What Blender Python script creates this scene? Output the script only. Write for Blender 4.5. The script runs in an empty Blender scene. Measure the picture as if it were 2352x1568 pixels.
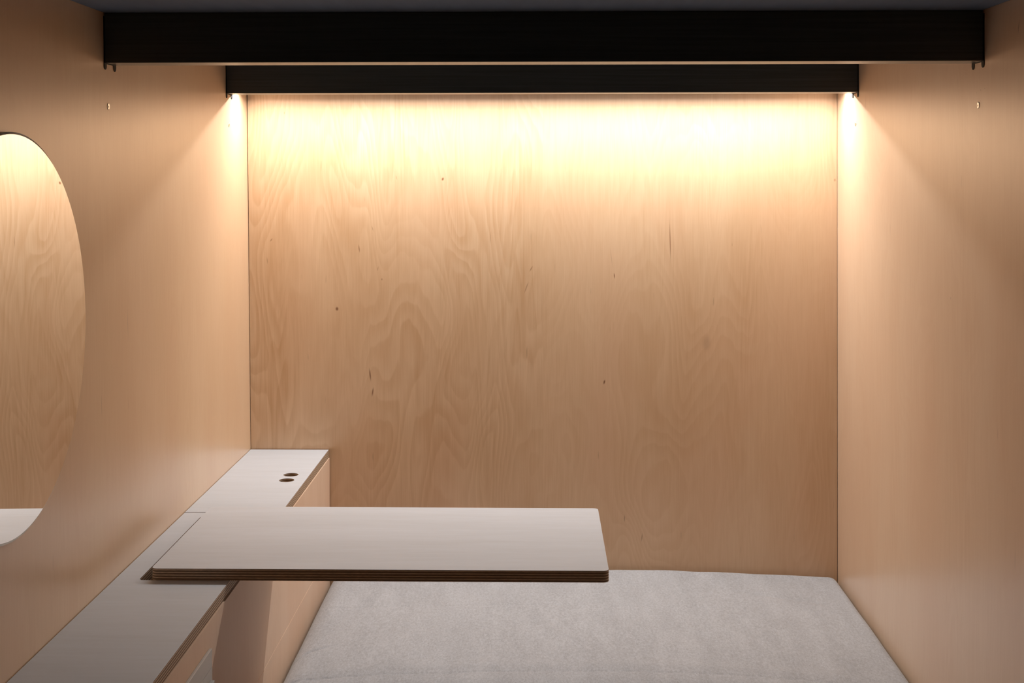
import bpy, bmesh, math, random
from mathutils import Vector, Matrix, noise
from mathutils.geometry import tessellate_polygon

C = bpy.context.scene.collection
S = bpy.context.scene
PI = math.pi

# ------------------------------------------------------------------ camera
H = 1.85                      # eye height above the floor; heights below are "relative to the eye" + H
cam_d = bpy.data.cameras.new('camera')
cam = bpy.data.objects.new('camera', cam_d)
C.objects.link(cam)
cam_d.sensor_width = 36.0
cam_d.lens = 36.0 * 3009.8 / 2352.0
cam_d.shift_y = -377.86 / 2352.0
cam_d.clip_start = 0.02
YAW, PITCH, ROLL = 0.0201, -0.0036, -0.0007
F = Vector((-math.sin(YAW) * math.cos(PITCH), math.cos(YAW) * math.cos(PITCH), math.sin(PITCH)))
R = Vector((math.cos(YAW), math.sin(YAW), 0.0))
U = R.cross(F)
R2 = R * math.cos(ROLL) + U * math.sin(ROLL)
U2 = -R * math.sin(ROLL) + U * math.cos(ROLL)
m = Matrix((R2, U2, -F)).transposed().to_4x4()
m.translation = Vector((0, 0, H))
cam.matrix_world = m
S.camera = cam

# ------------------------------------------------------------------ world, light, exposure
S.view_settings.view_transform = 'Standard'
S.view_settings.look = 'None'
S.view_settings.gamma = 1.0
S.view_settings.use_curve_mapping = False
S.view_settings.exposure = 0.0
W = bpy.data.worlds.new('world')
S.world = W
W.use_nodes = True
W.node_tree.nodes['Background'].inputs[0].default_value = (0.75, 0.80, 1.0, 1)
W.node_tree.nodes['Background'].inputs[1].default_value = 0.003

# measured layout (metres; x right, y into the room, z up)
WT = 2.2
def xl(y, z):                 # the left wall leans very slightly
    return -1.0905 - 0.0097 * (z - H) + 0.0023 * (y - 4)
def xr(y, z):
    return 1.1095 - 0.0009 * (z - H)
YB = 4.8857                   # back wall
ZC = H + 0.4024               # ceiling
ZB = H + 0.2762               # underside of the beams
ZT = H - 1.0365               # worktop
TH = 0.030                    # plywood thickness
XF = -0.7844                  # worktop front edge
YN = -0.55                    # near end of the walls

# the LED line behind the rear beam
ld = bpy.data.lights.new('led_light', 'AREA')
ld.shape = 'RECTANGLE'
ld.size = 2.17
ld.size_y = 0.012
ld.color = (1.0, 0.965, 0.935)
ld.energy = 20.2
ld.spread = math.radians(174)
lo = bpy.data.objects.new('led_light', ld)
C.objects.link(lo)
lo.location = (0.008, 4.712, H + 0.2990)
lo.rotation_euler = (math.radians(-5), 0, 0)     # tilted a little away from the back wall

# ------------------------------------------------------------------ materials
def newmat(name):
    mt = bpy.data.materials.new(name)
    mt.use_nodes = True
    nt = mt.node_tree
    b = nt.nodes['Principled BSDF']
    return mt, nt, b

class NB:
    def __init__(s, nt): s.nt = nt
    def n(s, t, **k):
        x = s.nt.nodes.new(t)
        for a, v in k.items(): setattr(x, a, v)
        return x
    def l(s, a, b): s.nt.links.new(a, b)
    def math(s, op, a, b=None, c=None):
        x = s.n('ShaderNodeMath', operation=op)
        for i, v in enumerate((a, b, c)):
            if v is None: continue
            if isinstance(v, (int, float)): x.inputs[i].default_value = v
            else: s.l(v, x.inputs[i])
        return x.outputs[0]
    def mapping(s, vec, loc=(0, 0, 0), rot=(0, 0, 0), scale=(1, 1, 1), kind='POINT'):
        x = s.n('ShaderNodeMapping', vector_type=kind)
        s.l(vec, x.inputs[0])
        x.inputs['Location'].default_value = loc
        x.inputs['Rotation'].default_value = rot
        x.inputs['Scale'].default_value = scale
        return x.outputs[0]
    def noise(s, vec, scale, detail=2, rough=0.5, dist=0.0):
        x = s.n('ShaderNodeTexNoise')
        s.l(vec, x.inputs['Vector'])
        x.inputs['Scale'].default_value = scale
        x.inputs['Detail'].default_value = detail
        x.inputs['Roughness'].default_value = rough
        x.inputs['Distortion'].default_value = dist
        return x.outputs['Fac']
    def rng(s, v, a, b, c, d, smooth=False):
        x = s.n('ShaderNodeMapRange', interpolation_type='SMOOTHSTEP' if smooth else 'LINEAR')
        s.l(v, x.inputs[0])
        for i, q in enumerate((a, b, c, d)): x.inputs[i + 1].default_value = q
        return x.outputs[0]
    def mix(s, f, a, b, mode='MIX'):
        x = s.n('ShaderNodeMix', data_type='RGBA', blend_type=mode)
        for sock, v in ((x.inputs[0], f), (x.inputs[6], a), (x.inputs[7], b)):
            if isinstance(v, (int, float)): sock.default_value = v
            elif isinstance(v, tuple): sock.default_value = v + (1,) if len(v) == 3 else v
            else: s.l(v, sock)
        return x.outputs[2]

def birch(name, seed, axis='z', light=(0.80, 0.58, 0.385), dark=(0.66, 0.42, 0.24), figure=0.55,
          marks=(), rough=0.29, spec=0.6, coat=0.0, fscale=1.0, plane='xz'):
    """rotary-cut birch veneer: grain along one axis, cathedral figure, fine pores, listed knots and streaks"""
    mt, nt, b = newmat(name)
    q = NB(nt)
    tc = q.n('ShaderNodeTexCoord').outputs['Object']
    base = q.mapping(tc, loc=(seed * 3.17, seed * 1.71, seed * 2.33))
    def st(across, along):
        sc = [across] * 3
        sc['xyz'.index(axis)] = along
        return tuple(sc)
    # slow figure whose contour lines read as cathedral grain
    big = q.noise(q.mapping(base, scale=st(4.4 * fscale, 1.15 * fscale)), 1.0, 1.2, 0.45, 0.35)
    med = q.noise(q.mapping(base, scale=st(15, 3.2)), 1.0, 2, 0.5, 0.2)
    cont = q.math('ADD', q.math('MULTIPLY', big, 21.0), q.math('MULTIPLY', med, 1.6))
    saw = q.math('FRACT', cont)
    rings = q.math('MULTIPLY', q.rng(saw, 0.0, 0.80, 0, 1, True), q.rng(saw, 0.84, 1.0, 1, 0, True))
    vis = q.rng(q.noise(q.mapping(base, scale=st(3.5, 1.2)), 1.0, 1, 0.5), 0.35, 0.62, 0.25, 1.0)
    rings = q.math('MULTIPLY', rings, vis)
    lines = q.math('FRACT', q.math('MULTIPLY', q.noise(q.mapping(base, scale=st(7.5, 0.42)), 1.0, 2.0, 0.5, 0.1), 22.0))
    lines = q.math('MULTIPLY', q.rng(lines, 0.2, 0.85, 0, 1, True), q.rng(lines, 0.88, 1.0, 1, 0, True))
    lvis = q.rng(q.noise(q.mapping(base, scale=st(5.0, 1.0), loc=(2, 8, 3)), 1.0, 1, 0.5), 0.47, 0.66, 0.0, 1.0)
    lines = q.math('MULTIPLY', lines, lvis)
    blot = q.rng(q.noise(q.mapping(base, scale=st(4.2, 1.3)), 1.0, 4, 0.55, 0.4), 0.3, 0.72, 0, 1)
    pores = q.rng(q.noise(q.mapping(base, scale=st(330, 9)), 1.0, 2, 0.6), 0.3, 0.75, 0, 1)
    streak = q.rng(q.noise(q.mapping(base, scale=st(75, 4.5)), 1.0, 3, 0.6), 0.35, 0.7, 0, 1)
    tot = q.math('ADD', q.math('MULTIPLY', rings, 0.42 * figure), q.math('MULTIPLY', blot, 0.42))
    tot = q.math('ADD', tot, q.math('MULTIPLY', pores, 0.22))
    tot = q.math('ADD', tot, q.math('MULTIPLY', streak, 0.15))
    tot = q.math('ADD', tot, q.math('MULTIPLY', lines, 0.36 * figure))
    tot = q.math('SUBTRACT', tot, 0.05)
    col = q.mix(tot, light, dark)
    # sparse small mineral streaks
    sp = q.noise(q.mapping(base, scale=st(70, 7)), 1.0, 1.5, 0.5)
    sp = q.rng(sp, 0.765, 0.83, 0, 0.55)
    col = q.mix(sp, col, (0.30, 0.155, 0.075))
    pink = q.rng(q.noise(q.mapping(base, scale=st(3.0, 1.0), loc=(5, 5, 5)), 1.0, 2, 0.5), 0.45, 0.72, 0, 0.30)
    col = q.mix(pink, col, (0.78, 0.49, 0.32))
    acc = None
    for (a, z, wa, wz, ang, dk) in marks:
        if plane == 'xz': loc, rot, sc = (a, 0, z), (0, ang, 0), (wa, 1e4, wz)
        else: loc, rot, sc = (0, a, z), (ang, 0, 0), (1e4, wa, wz)
        v = q.mapping(tc, loc=loc, rot=rot, scale=sc, kind='TEXTURE')
        ln = q.n('ShaderNodeVectorMath', operation='LENGTH')
        q.l(v, ln.inputs[0])
        k = q.rng(ln.outputs['Value'], 0.15, 1.0, dk, 0, True)
        acc = k if acc is None else q.math('MAXIMUM', acc, k)
    if acc is not None:
        col = q.mix(acc, col, (0.22, 0.085, 0.035))
    q.l(col, b.inputs['Base Color'])
    b.inputs['Roughness'].default_value = rough
    b.inputs['Specular IOR Level'].default_value = spec
    b.inputs['Coat Weight'].default_value = coat
    b.inputs['Coat Roughness'].default_value = 0.38
    bp = q.n('ShaderNodeBump')
    bp.inputs['Strength'].default_value = 0.015
    bp.inputs['Distance'].default_value = 0.002
    q.l(pores, bp.inputs['Height'])
    q.l(bp.outputs[0], b.inputs['Normal'])
    return mt

def washed(name, seed, axis, base=(0.685, 0.74, 0.82), dark=(0.61, 0.655, 0.71)):
    """white pigmented plywood face"""
    mt, nt, b = newmat(name)
    q = NB(nt)
    tc = q.n('ShaderNodeTexCoord').outputs['Object']
    p = q.mapping(tc, loc=(seed, seed * 2, 0))
    sc = [1, 1, 1]; sc['xyz'.index(axis)] = 0.12
    g = q.noise(q.mapping(p, scale=tuple(60 * s for s in sc)), 1.0, 4, 0.6)
    h = q.noise(q.mapping(p, scale=tuple(9 * s for s in sc)), 1.0, 3, 0.55, 0.6)
    t = q.math('ADD', q.math('MULTIPLY', q.rng(g, 0.3, 0.75, 0, 1), 0.45), q.math('MULTIPLY', q.rng(h, 0.3, 0.7, 0, 1), 0.5))
    q.l(q.mix(t, base, dark), b.inputs['Base Color'])
    b.inputs['Roughness'].default_value = 0.5
    b.inputs['Specular IOR Level'].default_value = 0.35
    bp = q.n('ShaderNodeBump')
    bp.inputs['Strength'].default_value = 0.08
    bp.inputs['Distance'].default_value = 0.001
    q.l(g, bp.inputs['Height']); q.l(bp.outputs[0], b.inputs['Normal'])
    return mt

def ply_edge(name, th, n=9):
    """stacked veneers seen at the edge; local z runs 0..th"""
    mt, nt, b = newmat(name)
    q = NB(nt)
    tc = q.n('ShaderNodeTexCoord').outputs['Object']
    sep = q.n('ShaderNodeSeparateXYZ'); q.l(tc, sep.inputs[0])
    wob = q.noise(q.mapping(tc, scale=(6, 6, 0.1)), 1.0, 2)
    z = q.math('ADD', sep.outputs[2], q.math('MULTIPLY', q.math('SUBTRACT', wob, 0.5), 0.0006))
    f = q.math('MULTIPLY', z, n / 2.0 / th)
    fr = q.math('FRACT', f)
    band = q.math('PINGPONG', q.math('MULTIPLY', fr, 2.0), 1.0)
    k = q.rng(band, 0.30, 0.48, 0, 1, True)
    grain = q.noise(q.mapping(tc, scale=(90, 90, 900)), 1.0, 2, 0.6)
    g2 = q.rng(grain, 0.3, 0.7, 0.72, 1.15)
    c = q.mix(k, (0.76, 0.60, 0.45), (0.26, 0.18, 0.12))
    dk = q.n('ShaderNodeVectorMath', operation='SCALE')
    q.l(c, dk.inputs[0]); q.l(g2, dk.inputs['Scale'])
    q.l(dk.outputs[0], b.inputs['Base Color'])
    b.inputs['Roughness'].default_value = 0.6
    b.inputs['Specular IOR Level'].default_value = 0.25
    return mt

def plain(name, col, rough=0.5, metal=0.0, spec=0.5, bump=None):
    mt, nt, b = newmat(name)
    b.inputs['Base Color'].default_value = col + (1,)
    b.inputs['Roughness'].default_value = rough
    b.inputs['Metallic'].default_value = metal
    b.inputs['Specular IOR Level'].default_value = spec
    if bump:
        q = NB(nt)
        tc = q.n('ShaderNodeTexCoord').outputs['Object']
        g = q.noise(q.mapping(tc, scale=bump[0]), 1.0, 3, 0.6)
        v = q.rng(g, 0.3, 0.7, 1 - bump[1], 1 + bump[1])
        sc = q.n('ShaderNodeVectorMath', operation='SCALE')
        sc.inputs[0].default_value = col
        q.l(v, sc.inputs['Scale']); q.l(sc.outputs[0], b.inputs['Base Color'])
        bp = q.n('ShaderNodeBump'); bp.inputs['Strength'].default_value = bump[2]
        bp.inputs['Distance'].default_value = 0.001
        q.l(g, bp.inputs['Height']); q.l(bp.outputs[0], b.inputs['Normal'])
    return mt

Z = lambda v: H + v
M = {}
M['back_l'] = birch('birch_back_left', 1.0, figure=0.78, light=(0.79, 0.56, 0.36), dark=(0.60, 0.36, 0.19), marks=[
    (-0.3567, Z(-.0253), .006, .009, 0.3, .95), (-0.7534, Z(-.5104), .008, .010, 0, .9),
    (-0.6296, Z(-.7562), .004, .032, -0.12, .85), (-0.6199, Z(-.8213), .004, .022, 0.15, .85),
    (-0.027, Z(-.36), .003, .016, 0.5, .6), (-0.045, Z(-.43), .003, .030, 0.35, .5),
    (-0.67, Z(-.285), .003, .020, -0.12, .65), (-1.00, Z(-.253), .003, .010, 0.6, .6),
    (-1.015, Z(-.33), .002, .018, -0.1, .5), (-0.60, Z(-.36), .002, .012, 0.2, .5),
    (-0.585, Z(-.40), .003, .006, 0, .6), (-0.62, Z(-.21), .002, .014, -0.3, .45),
    (-0.18, Z(-.245), .002, .030, 0, .45), (-0.53, Z(-.02), .002, .012, -0.3, .4),
    (-0.95, Z(.222), .002, .008, 0, .5)])
M['back_r'] = birch('birch_back_right', 7.3, figure=0.5, light=(0.80, 0.57, 0.37), dark=(0.65, 0.405, 0.225), marks=[
    (0.490, Z(-.255), .0025, .095, -0.02, .8), (0.2827, Z(-.3857), .003, .014, -0.1, .85),
    (0.272, Z(-.32), .0015, .05, -0.12, .3), (0.2452, Z(-.7817), .0045, .012, 0.25, .95),
    (0.32, Z(-1.29), .003, .018, 0, .55), (0.385, Z(-1.36), .003, .022, 0.15, .5),
    (0.625, Z(-.635), .022, .040, 0.1, .22), (1.10, Z(-.03), .005, .008, 0, .5),
    (0.10, Z(.02), .0015, .03, 0, .25), (0.72, Z(-.27), .002, .01, 0, .3), (0.43, Z(-.46), .001, .02, 0, .3)])
M['left'] = birch('birch_left_wall', 13.1, coat=0.6, figure=0.30, light=(0.87, 0.635, 0.42), dark=(0.74, 0.485, 0.28), plane='yz', marks=[
    (3.02, Z(-.29), .003, .03, 0, .2), (3.45, Z(-.40), .003, .06, 0.02, .35)])
M['right'] = birch('birch_right_wall', 21.7, coat=0.6, figure=0.36, light=(0.90, 0.68, 0.49), dark=(0.77, 0.53, 0.35), plane='yz', marks=[
    (4.47, Z(.23), .006, .035, 0.15, .25), (3.05, Z(.335), .004, .022, 0.25, .6),
    (2.89, Z(-.80), .004, .020, 0.2, .7), (2.87, Z(-.84), .003, .018, 0.2, .5),
    (3.31, Z(.205), .0035, .0022, 0, .6), (3.28, Z(.207), .003, .002, 0, .5), (3.34, Z(.20), .002, .0015, 0, .5),
    (3.33, Z(.185), .002, .0015, 0, .4), (3.31, Z(.178), .002, .0015, 0, .4), (3.36, Z(.19), .002, .0015, 0, .3),
    (3.97, Z(-.15), .003, .004, 0, .35), (3.55, Z(-.34), .004, .006, 0, .3)])
M['cab'] = birch('birch_cabinet_front', 33.0, rough=0.5, spec=0.25, figure=0.28, light=(0.90, 0.69, 0.53), dark=(0.79, 0.57, 0.41))
M['carcass'] = birch('birch_carcass', 35.0, figure=0.2)
M['edge_z'] = ply_edge('plywood_edge', TH)
M['top'] = washed('white_washed_worktop', 3.0, 'x')
M['tabletop'] = washed('white_washed_table', 8.0, 'x', base=(0.74, 0.79, 0.865), dark=(0.66, 0.695, 0.745))
M['beam'] = plain('black_stained_timber', (0.036, 0.042, 0.042), 0.36, 0, 0.5, ((3, 60, 180), 0.25, 0.25))
M['bracket'] = plain('black_steel', (0.006, 0.0055, 0.005), 0.6, 0, 0.15)
M['ceiling'] = plain('dark_grey_ceiling_board', (0.15, 0.205, 0.30), 0.55, 0, 0.4, ((30, 4, 30), 0.08, 0.05))
M['floor'] = birch('birch_floor', 50.0, axis='y', figure=0.3)
M['grey'] = plain('pale_grey_lacquer', (0.60, 0.58, 0.55), 0.40, 0, 0.4)
M['steel'] = plain('bright_screw_steel', (0.96, 0.94, 0.91), 0.20, 1.0, 0.5)
M['socket'] = plain('dark_socket', (0.03, 0.02, 0.015), 0.6)
M['mirror'] = plain('silvered_glass', (0.93, 0.93, 0.92), 0.0, 1.0)
M['mirror_edge'] = plain('polished_glass_edge', (0.80, 0.77, 0.70), 0.18, 0.5, 0.8)
M['alu'] = plain('led_profile_aluminium', (0.5, 0.5, 0.5), 0.4, 1.0)
mt, nt, b = newmat('led_diffuser')
b.inputs['Base Color'].default_value = (0.9, 0.9, 0.88, 1)
b.inputs['Emission Color'].default_value = (1.0, 0.93, 0.84, 1)
b.inputs['Emission Strength'].default_value = 20.0
M['led'] = mt

def fabric():
    mt, nt, b = newmat('heather_grey_wool')
    q = NB(nt)
    tc = q.n('ShaderNodeTexCoord').outputs['Object']
    fine = q.noise(q.mapping(tc, scale=(620, 420, 420)), 1.0, 3, 0.75)
    mid = q.noise(q.mapping(tc, scale=(150, 70, 90)), 1.0, 3, 0.65)
    slow = q.noise(q.mapping(tc, scale=(16, 4, 8)), 1.0, 3, 0.6)
    t = q.math('ADD', q.math('MULTIPLY', q.rng(fine, 0.34, 0.66, 0, 1), 0.50), q.math('MULTIPLY', q.rng(mid, 0.32, 0.68, 0, 1), 0.32))
    t = q.math('ADD', t, q.math('MULTIPLY', q.rng(slow, 0.3, 0.7, 0, 1), 0.18))
    c = q.mix(t, (0.30, 0.32, 0.35), (0.72, 0.765, 0.83))
    fl = q.rng(q.noise(q.mapping(tc, scale=(500, 500, 400), loc=(9, 3, 1)), 1.0, 1, 0.5), 0.66, 0.74, 0, 0.45)
    c = q.mix(fl, c, (0.20, 0.16, 0.12))
    q.l(c, b.inputs['Base Color'])
    b.inputs['Roughness'].default_value = 0.95
    b.inputs['Specular IOR Level'].default_value = 0.1
    b.inputs['Sheen Weight'].default_value = 0.25
    b.inputs['Sheen Roughness'].default_value = 0.5
    bp = q.n('ShaderNodeBump'); bp.inputs['Strength'].default_value = 0.35
    bp.inputs['Distance'].default_value = 0.0015
    q.l(fine, bp.inputs['Height']); q.l(bp.outputs[0], b.inputs['Normal'])
    return mt
M['fabric'] = fabric()

# ------------------------------------------------------------------ helpers
def obj(name, bm, mats, parent=None, origin=None, smooth=False, bevel=0):
    """verts are in world space; the origin becomes the object's location (or the parent's frame)"""
    me = bpy.data.meshes.new(name)
    if origin is None: origin = Vector((0, 0, 0)) if parent is None else parent.location
    bmesh.ops.translate(bm, verts=bm.verts, vec=-Vector(origin))
    bmesh.ops.recalc_face_normals(bm, faces=bm.faces)
    bm.to_mesh(me); bm.free()
    if not isinstance(mats, (list, tuple)): mats = [mats]
    for x in mats: me.materials.append(x)
    if smooth:
        for p in me.polygons: p.use_smooth = True
    o = bpy.data.objects.new(name, me)
    C.objects.link(o)
    if parent is None: o.location = origin
    else:
        o.parent = parent
        o.location = Vector(origin) - parent.location if tuple(origin) != tuple(parent.location) else (0, 0, 0)
    if bevel:
        md = o.modifiers.new('bevel', 'BEVEL')
        md.width = bevel; md.segments = 2; md.limit_method = 'ANGLE'; md.angle_limit = math.radians(50)
    return o

def thing(name, label, cat, loc, group=None):
    o = bpy.data.objects.new(name, None)
    C.objects.link(o)
    o.location = loc
    o.empty_display_size = 0.05
    return tag(o, label, cat, group)

def tag(o, label, cat, group=None):
    o['label'] = label; o['category'] = cat
    if group: o['group'] = group
    return o

def hexa(bm, p):
    """8 corners: bottom ring 0-3, top ring 4-7"""
    v = [bm.verts.new(q) for q in p]
    for f in ((0, 3, 2, 1), (4, 5, 6, 7), (0, 1, 5, 4), (1, 2, 6, 5), (2, 3, 7, 6), (3, 0, 4, 7)):
        bm.faces.new([v[i] for i in f])

def box(bm, x0, x1, y0, y1, z0, z1):
    hexa(bm, [(x0, y0, z0), (x1, y0, z0), (x1, y1, z0), (x0, y1, z0), (x0, y0, z1), (x1, y0, z1), (x1, y1, z1), (x0, y1, z1)])

def boxbm(*a):
    bm = bmesh.new(); box(bm, *a); return bm

def rrect(x0, x1, y0, y1, r, n=8, rs=None):
    rs = rs or (r, r, r, r)
    out = []
    for (cx, cy, a0, rr) in ((x1, y1, 0, rs[0]), (x0, y1, 90, rs[1]), (x0, y0, 180, rs[2]), (x1, y0, 270, rs[3])):
        sx = -1 if cx == x1 else 1
        sy = -1 if cy == y1 else 1
        if rr <= 0: out.append((cx, cy)); continue
        for k in range(n + 1):
            a = math.radians(a0 + 90 * k / n)
            out.append((cx + sx * rr + rr * math.cos(a), cy + sy * rr + rr * math.sin(a)))
    return out

def circle(cx, cy, r, n=40):
    return [(cx + r * math.cos(2 * PI * k / n), cy + r * math.sin(2 * PI * k / n)) for k in range(n)]

def plate(outline, holes, z0, z1, side_mat=1, hole_mat=1):
    """a board with holes: faces in slot 0, edges in side_mat / hole_mat"""
    bm = bmesh.new()
    loops = [outline] + list(holes)
    tris = tessellate_polygon([[Vector((x, y, 0)) for x, y in l] for l in loops])
    flat = [p for l in loops for p in l]
    tv = [bm.verts.new((x, y, z1)) for x, y in flat]
    bv = [bm.verts.new((x, y, z0)) for x, y in flat]
    for t in tris:
        try:
            bm.faces.new([tv[i] for i in t]); bm.faces.new([bv[i] for i in reversed(t)])
        except ValueError: pass
    s = 0
    for li, l in enumerate(loops):
        n = len(l)
        for k in range(n):
            a, b2 = s + k, s + (k + 1) % n
            f = bm.faces.new([tv[a], tv[b2], bv[b2], bv[a]])
            f.material_index = side_mat if li == 0 else hole_mat
        s += n
    return bm

# ------------------------------------------------------------------ the setting
def struct(o):
    o['kind'] = 'structure'; return o

def sheared_wall(fx, t, y0, y1, z0, z1):
    bm = bmesh.new()
    p = []
    for z in (z0, z1):
        for (y, s) in ((y0, 0), (y0, 1), (y1, 1), (y1, 0)):
            p.append((fx(y, z) + s * t, y, z))
    hexa(bm, p)
    return bm
TOPZ = ZC + 0.05
struct(obj('wall_left', sheared_wall(xl, -0.03, YN, YB + 0.03, 0, TOPZ), M['left']))
struct(obj('wall_right', sheared_wall(xr, 0.03, YN, YB + 0.03, 0, TOPZ), M['right']))
# back wall: two veneered boards meeting in the middle, with hairline gaps at the corners
wb = bpy.data.objects.new('wall_back', None); C.objects.link(wb); wb.location = (0, 0, 0); struct(wb)
SEAM = 0.0163
def back_panel(xa0, xa1, xb0, xb1, mat):
    bm = bmesh.new()
    hexa(bm, [(xa0, YB, 0), (xb0, YB, 0), (xb0, YB + .028, 0), (xa0, YB + .028, 0),
              (xa1, YB, TOPZ), (xb1, YB, TOPZ), (xb1, YB + .028, TOPZ), (xa1, YB + .028, TOPZ)])
    return obj('plywood_panel', bm, mat, wb)
back_panel(xl(YB, 0) + .0008, xl(YB, TOPZ) + .0030, SEAM, SEAM, M['back_l'])
back_panel(SEAM, SEAM, xr(YB, 0) - .0022, xr(YB, TOPZ) - .0012, M['back_r'])
# dark board behind the hairline gaps
struct(obj('trim_1', boxbm(-1.12, 1.14, YB + .0285, YB + .04, 0, TOPZ), plain('dark_backing', (0.20, 0.12, 0.07), 0.9)))
bm = bmesh.new()
g = 0.003
hexa(bm, [(xl(YN, ZC) + g, YN, ZC), (xr(YN, ZC) - g, YN, ZC), (xr(YB, ZC) - g, YB - .002, ZC), (xl(YB, ZC) + g, YB - .002, ZC),
          (xl(YN, ZC) + g, YN, ZC + .02), (xr(YN, ZC) - g, YN, ZC + .02), (xr(YB, ZC) - g, YB - .002, ZC + .02), (xl(YB, ZC) + g, YB - .002, ZC + .02)])
struct(obj('ceiling', bm, M['ceiling']))
struct(obj('trim_2', boxbm(-1.12, 1.14, YN, YB + .03, TOPZ, TOPZ + .01), plain('roof_void_board', (0.02, 0.018, 0.015), 0.9)))
struct(obj('floor', boxbm(-1.14, 1.15, YN, YB + .04, -0.03, 0), M['floor']))

# ------------------------------------------------------------------ beams
def tabbed_bracket(y0, y1, side):
    """flat steel plate against the wall with two rounded tongues below the beam"""
    fx = xl if side < 0 else xr
    s = -side
    zt = ZB + 0.118
    prof = []
    w = 0.0185
    drop = 0.0165
    prof.append((y0, zt)); 
    def tongue(a, b):
        c, r = (a + b) / 2, (b - a) / 2
        out = [(a, ZB - 0.002)]
        for k in range(0, 13):
            an = PI + PI * k / 12
            out.append((c + r * math.cos(an), ZB - drop + 0.010 + 0.010 * math.sin(an)))
        out.append((b, ZB - 0.002))
        return out
    prof += tongue(y0, y0 + w) + tongue(y1 - w, y1)
    prof.append((y1, zt))
    bm = bmesh.new()
    rings = []
    for d in (0.0002, 0.0020):
        rings.append([bm.verts.new((fx(y, z) + s * d, y, z)) for y, z in prof])
    n = len(prof)
    for k in range(n):
        bm.faces.new([rings[0][k], rings[0][(k + 1) % n], rings[1][(k + 1) % n], rings[1][k]])
    tris = tessellate_polygon([[Vector((y, z, 0)) for y, z in prof]])
    for t in tris:
        bm.faces.new([rings[1][i] for i in t]); bm.faces.new([rings[0][i] for i in reversed(t)])
    return bm

def beam(y0, y1, label):
    zt = ZC - 0.0006
    t = thing('ceiling_beam', label, 'beam', (0, (y0 + y1) / 2, ZB), 'dark beams across the ceiling')
    bm = bmesh.new()
    e = 0.0028
    hexa(bm, [(xl(y0, ZB) + e, y0, ZB), (xr(y0, ZB) - e, y0, ZB), (xr(y1, ZB) - e, y1, ZB), (xl(y1, ZB) + e, y1, ZB),
              (xl(y0, zt) + e, y0, zt), (xr(y0, zt) - e, y0, zt), (xr(y1, zt) - e, y1, zt), (xl(y1, zt) + e, y1, zt)])
    obj('timber', bm, M['beam'], t, bevel=0.0015)
    for side in (-1, 1):
        obj('bracket', tabbed_bracket(y0 - .001, y1 + .001, side), M['bracket'], t)
    return t
beam(3.2822, 3.3720, 'wide black ceiling beam nearest the viewer, crossing the top of the room')
beam(4.5604, 4.6500, 'black ceiling beam just before the back wall, light glowing behind it')

# LED profile on the rear face of the rear beam
led = thing('led_strip', 'thin LED light bar behind the rear black beam, washing the back wall', 'light', (0.008, 4.682, H + 0.29))
LZ = H + 0.3000
bm = bmesh.new()
box(bm, -1.078, 1.094, 4.6505, 4.6525, LZ + .0005, LZ + 0.055)
box(bm, -1.078, 1.094, 4.6525, 4.7245, LZ + .009, LZ + 0.011)
box(bm, -1.078, 1.094, 4.7005, 4.7020, LZ + .0005, LZ + .009)
box(bm, -1.078, 1.094, 4.7230, 4.7245, LZ + .0005, LZ + .009)
obj('profile', bm, M['alu'], led)
obj('diffuser', boxbm(-1.077, 1.093, 4.7045, 4.7195, LZ + .0004, LZ + .004), M['led'], led)

# ------------------------------------------------------------------ screws in the side walls
def screw_mesh():
    """countersunk screw head with a hex socket; axis +x, centred on the origin"""
    bm = bmesh.new()
    n = 36
    def ring(r, x): return [bm.verts.new((x, r * math.cos(2 * PI * k / n), r * math.sin(2 * PI * k / n))) for k in range(n)]
    def hexring(r, x):
        out = []
        for k in range(n):
            a = 2 * PI * k / n
            q = (a % (PI / 3)) - PI / 6
            rr = r * math.cos(PI / 6) / math.cos(q)
            out.append(bm.verts.new((x, rr * math.cos(a), rr * math.sin(a))))
        return out
    rs = [ring(.0085, .0001), ring(.0086, .0003), ring(.0081, .0004), ring(.0080, .0010), ring(.0076, .0013), ring(.0045, .0013),
          hexring(.0029, .0012), hexring(.0027, .0003)]
    mats = [1, 1, 1, 0, 0, 0, 1]
    for i in range(len(rs) - 1):
        for k in range(n):
            f = bm.faces.new([rs[i][k], rs[i][(k + 1) % n], rs[i + 1][(k + 1) % n], rs[i + 1][k]])
            f.material_index = mats[i]
    f = bm.faces.new(rs[-1]); f.material_index = 1
    f = bm.faces.new(list(reversed(rs[0]))); f.material_index = 1
    bmesh.ops.recalc_face_normals(bm, faces=bm.faces)
    me = bpy.data.meshes.new('wall_screw')
    bm.to_mesh(me); bm.free()
    me.materials.append(M['steel']); me.materials.append(M['socket'])
    return me
sm = screw_mesh()
for (side, y, lab) in ((-1, 3.3127, 'round steel screw in the left wall, under the front black beam'),
                       (-1, 4.6017, 'small steel screw in the left wall, under the rear black beam'),
                       (1, 3.3268, 'round steel screw in the right wall, under the front black beam'),
                       (1, 4.6072, 'small steel screw in the right wall, under the rear black beam')):
    o = bpy.data.objects.new('wall_screw', sm)
    C.objects.link(o)
    z = H + 0.168
    o.location = ((xl if side < 0 else xr)(y, z), y, z)
    o.rotation_euler = (0, 0 if side < 0 else PI, 0)
    tag(o, lab, 'screw', 'screws in the side walls')

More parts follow.
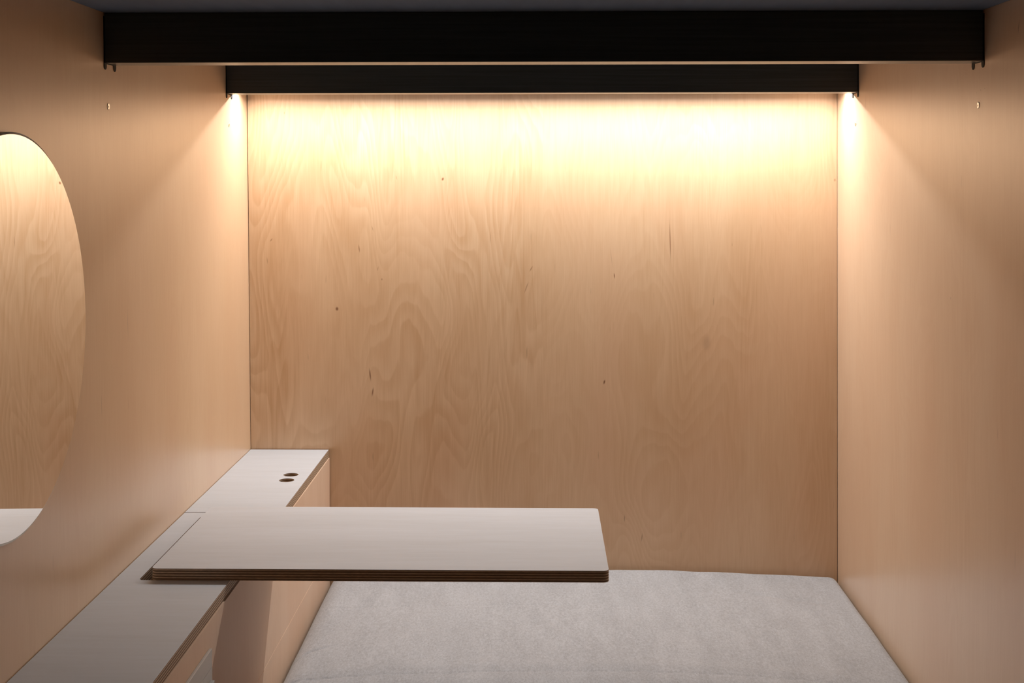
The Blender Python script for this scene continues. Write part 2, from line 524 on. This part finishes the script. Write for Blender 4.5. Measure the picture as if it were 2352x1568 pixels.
# ------------------------------------------------------------------ round mirror
MY, MZ, MR = 2.6831, H - 0.3362, 0.4201
mirror = thing('round_mirror', 'large frameless round mirror hung on the left plywood wall', 'mirror', (xl(MY, MZ), MY, MZ))
def disc(profile, n=160):
    bm = bmesh.new()
    rings = []
    for r, d in profile:
        rings.append([bm.verts.new((xl(MY + r * math.cos(2 * PI * k / n), MZ + r * math.sin(2 * PI * k / n)) + d,
                                    MY + r * math.cos(2 * PI * k / n), MZ + r * math.sin(2 * PI * k / n))) for k in range(n)])
    for i in range(len(rings) - 1):
        for k in range(n):
            f = bm.faces.new([rings[i][k], rings[i][(k + 1) % n], rings[i + 1][(k + 1) % n], rings[i + 1][k]])
            f.material_index = 1
    f = bm.faces.new(rings[-1]); f.material_index = 0
    f = bm.faces.new(list(reversed(rings[0]))); f.material_index = 1
    return bm
obj('backing', disc([(MR - .012, .0006), (MR - .012, .0052)]), [M['socket'], M['socket']], mirror)
obj('glass', disc([(MR - .001, .0054), (MR, .0062), (MR, .0090), (MR - .0048, .0110)]), [M['mirror'], M['mirror_edge']], mirror)

# ------------------------------------------------------------------ low cabinet, worktops
YS = 3.9720                   # joint between the two worktops
cab = thing('low_cabinet', 'long low birch cabinet along the left wall beside the bed', 'cabinet', (-0.93, 3.3, 0))
XP = XF + 0.0035              # face of the front boards
def xlw(y, z=ZT): return xl(y, z) + 0.0015
bm = bmesh.new()
zc1 = ZT - TH - 0.0005
box(bm, -1.066, XP - .0185, 1.62, 1.638, 0.0, zc1)
box(bm, -1.066, XP - .0185, 4.862, 4.880, 0.0, zc1)
box(bm, -1.066, XP - .0185, 3.15, 3.168, 0.0, zc1)
box(bm, -1.066, XP - .0185, 1.638, 4.862, 0.05, 0.068)
box(bm, -1.066, -1.054, 1.638, 4.862, 0.068, zc1)
box(bm, -1.054, XP - .0185, 3.168, 4.862, zc1 - .08, zc1 - .062)
obj('carcass', bm, M['carcass'], cab)
ZS = H - 1.4133
obj('front_panel', boxbm(XP - .018, XP, 1.62, 4.881, ZS + .0002, ZT - TH - .0008), M['cab'], cab)
obj('front_panel', boxbm(XP - .018, XP + .0007, 1.62, 4.881, 0.0, ZS - .0002), M['cab'], cab, bevel=0.0010)

z0, z1 = ZT - TH, ZT
# rear worktop
ol = [(XF, YS + .0022), (XF, 4.8815), (xlw(4.8815), 4.8815), (xlw(YS), YS + .0022)]
rear = obj('worktop', plate(ol, [circle(-0.8487, 4.4733, .0255), circle(-0.8481, 4.3938, .0255)], z0, z1),
           [M['top'], M['edge_z']], origin=(-0.93, 4.42, z0))
tag(rear, 'white worktop board in the back corner with two round cable holes', 'worktop')
# front worktop with a pocket under the table
ol = [(XF, 1.60), (XF, YS - .0022), (xlw(YS), YS - .0022), (xlw(1.60), 1.60)]
front = obj('worktop', plate(ol, [rrect(-1.0172, -0.835, 3.3115, 3.9250, .012)], z0, z1),
            [M['top'], M['edge_z']], origin=(-0.93, 2.8, z0), bevel=0.0009)
tag(front, 'long white worktop board running toward the viewer under the table end', 'worktop')

# ------------------------------------------------------------------ pull-out table board
tz0 = ZT + 0.0006
table = obj('cantilever_table', plate(rrect(-0.9853, 0.1778, 3.3080, 3.9255, .016, 10), [], tz0, tz0 + 0.0298),
            [M['tabletop'], M['edge_z']], origin=(-0.93, 3.6, tz0), bevel=0.0010)
tag(table, 'white table board with plywood edges jutting out over the bed', 'table')

# ------------------------------------------------------------------ grey appliance front on the cabinet
ap = thing('appliance_panel', 'pale grey panelled box on the cabinet front, below the near worktop', 'panel', (XP, 2.75, H - 1.411))
obj('cover_plate', boxbm(XP + .0002, XP + .0078, 2.40, 3.0855, H - 1.1700, H - 1.1270), M['grey'], ap, bevel=0.0012)
obj('lower_plate', boxbm(XP + .0002, XP + .0078, 2.40, 3.0855, H - 1.411, H - 1.1712), M['grey'], ap, bevel=0.0008)
obj('door_frame', boxbm(XP + .0079, XP + .0175, 2.41, 3.0700, H - 1.403, H - 1.1960), M['grey'], ap, bevel=0.0014)

# ------------------------------------------------------------------ bed
X0, X1 = XP + 0.004, 1.1060
Y0, Y1 = 2.86, 4.878
plat = obj('bed_platform', boxbm(XP + .001, 1.1085, Y0, Y1, 0.0, H - 1.652), M['carcass'], origin=(0.16, 3.87, 0), bevel=0.002)
tag(plat, 'plain plywood bed base under the grey mattress', 'bed base')

def smooth01(t):
    t = max(0.0, min(1.0, t)); return t * t * (3 - 2 * t)

def mattress():
    bm = bmesh.new()
    NX, NY = 260, 300
    zb = H - 1.651
    rl, rr_, rb = 0.085, 0.035, 0.030
    def top(x, y):
        # gentle crown, lower to the right and towards the wall
        z = -1.468 - 0.030 * ((x - 0.12) / 0.98) ** 2 - 0.004 * max(0, x - 0.3)
        z += 0.004 * math.sin(x * 3.1 + 1.0) * math.sin(y * 2.3)
        z += 0.0035 * (noise.noise(Vector((x * 3.2, y * 2.6, 1.7))))
        z += 0.0018 * (noise.noise(Vector((x * 9, y * 7, 4.2))))
        # lumpy rear edge
        z += 0.0035 * noise.noise(Vector((x * 7.0, 3.3, 0))) * smooth01((y - 4.6) / 0.25)
        # sewn seams across the bed
        edge = 0.5 + 0.5 * smooth01((-0.45 - x) / 0.3)
        def seam(y0, depth, wd):
            return -depth * math.exp(-((y - y0) / wd) ** 2)
        bow = 3.842 - 0.07 * max(0, (x - 0.62) / 0.45) ** 2 - 0.030 * max(0, (-0.45 - x) / 0.3) ** 1.6
        z += seam(bow, 0.0028 + 0.004 * max(smooth01((-0.5 - x) / 0.22), 0.5 * smooth01((x - 0.7) / 0.3)), 0.0024)
        z += 0.004 * math.exp(-((y - bow - 0.05) / 0.045) ** 2) + 0.003 * math.exp(-((y - bow + 0.05) / 0.045) ** 2)
        z += seam(4.448, 0.0012, 0.003)
        b2 = 4.11 - 0.10 * max(0, (-0.60 - x) / 0.17) ** 1.3
        z += seam(b2, 0.0065 * smooth01((-0.615 - x) / 0.10), 0.0065)
        # soft drape crease near the right rear corner
        z += -0.003 * math.exp(-((y - 4.60 + 0.35 * (x - 0.8)) / 0.02) ** 2) * smooth01((x - 0.55) / 0.3) * smooth01((1.05 - x) / 0.1)
        return H + z
    def dome(d, r):                # quarter-round fall-off at distance d from an edge
        if d >= r: return 0.0
        t = 1 - d / r
        return r * (1 - math.sqrt(max(0.0, 1 - t * t)))
    def wx(i):
        t = i / NX
        # denser near both sides
        return X0 + (X1 - X0) * (t - 0.12 * math.sin(2 * PI * t) / (2 * PI) * 4)
    def wy(j):
        t = j / NY
        return Y0 + (Y1 - Y0) * (t ** 0.9)
    g = []
    for j in range(NY + 1):
        row = []
        for i in range(NX + 1):
            x, y = wx(i), wy(j)
            z = top(x, y) - 0.9 * dome(x - X0, rl) - dome(X1 - x, rr_) - dome(Y1 - y, rb) - dome(y - Y0, 0.04)
            row.append(bm.verts.new((x, y, z)))
        g.append(row)
    for j in range(NY):
        for i in range(NX):
            bm.faces.new([g[j][i], g[j][i + 1], g[j + 1][i + 1], g[j + 1][i]])
    border = [g[0][i] for i in range(NX + 1)] + [g[j][NX] for j in range(1, NY + 1)] + \
             [g[NY][i] for i in range(NX - 1, -1, -1)] + [g[j][0] for j in range(NY - 1, 0, -1)]
    low = [bm.verts.new((v.co.x, v.co.y, zb)) for v in border]
    n = len(border)
    for k in range(n):
        bm.faces.new([border[k], low[k], low[(k + 1) % n], border[(k + 1) % n]])
    bm.faces.new(low)
    return bm
mat = obj('mattress', mattress(), M['fabric'], origin=(0.16, 3.87, H - 1.651), smooth=True)
tag(mat, 'wide grey heathered fabric mattress filling the space between cabinet and right wall', 'mattress')
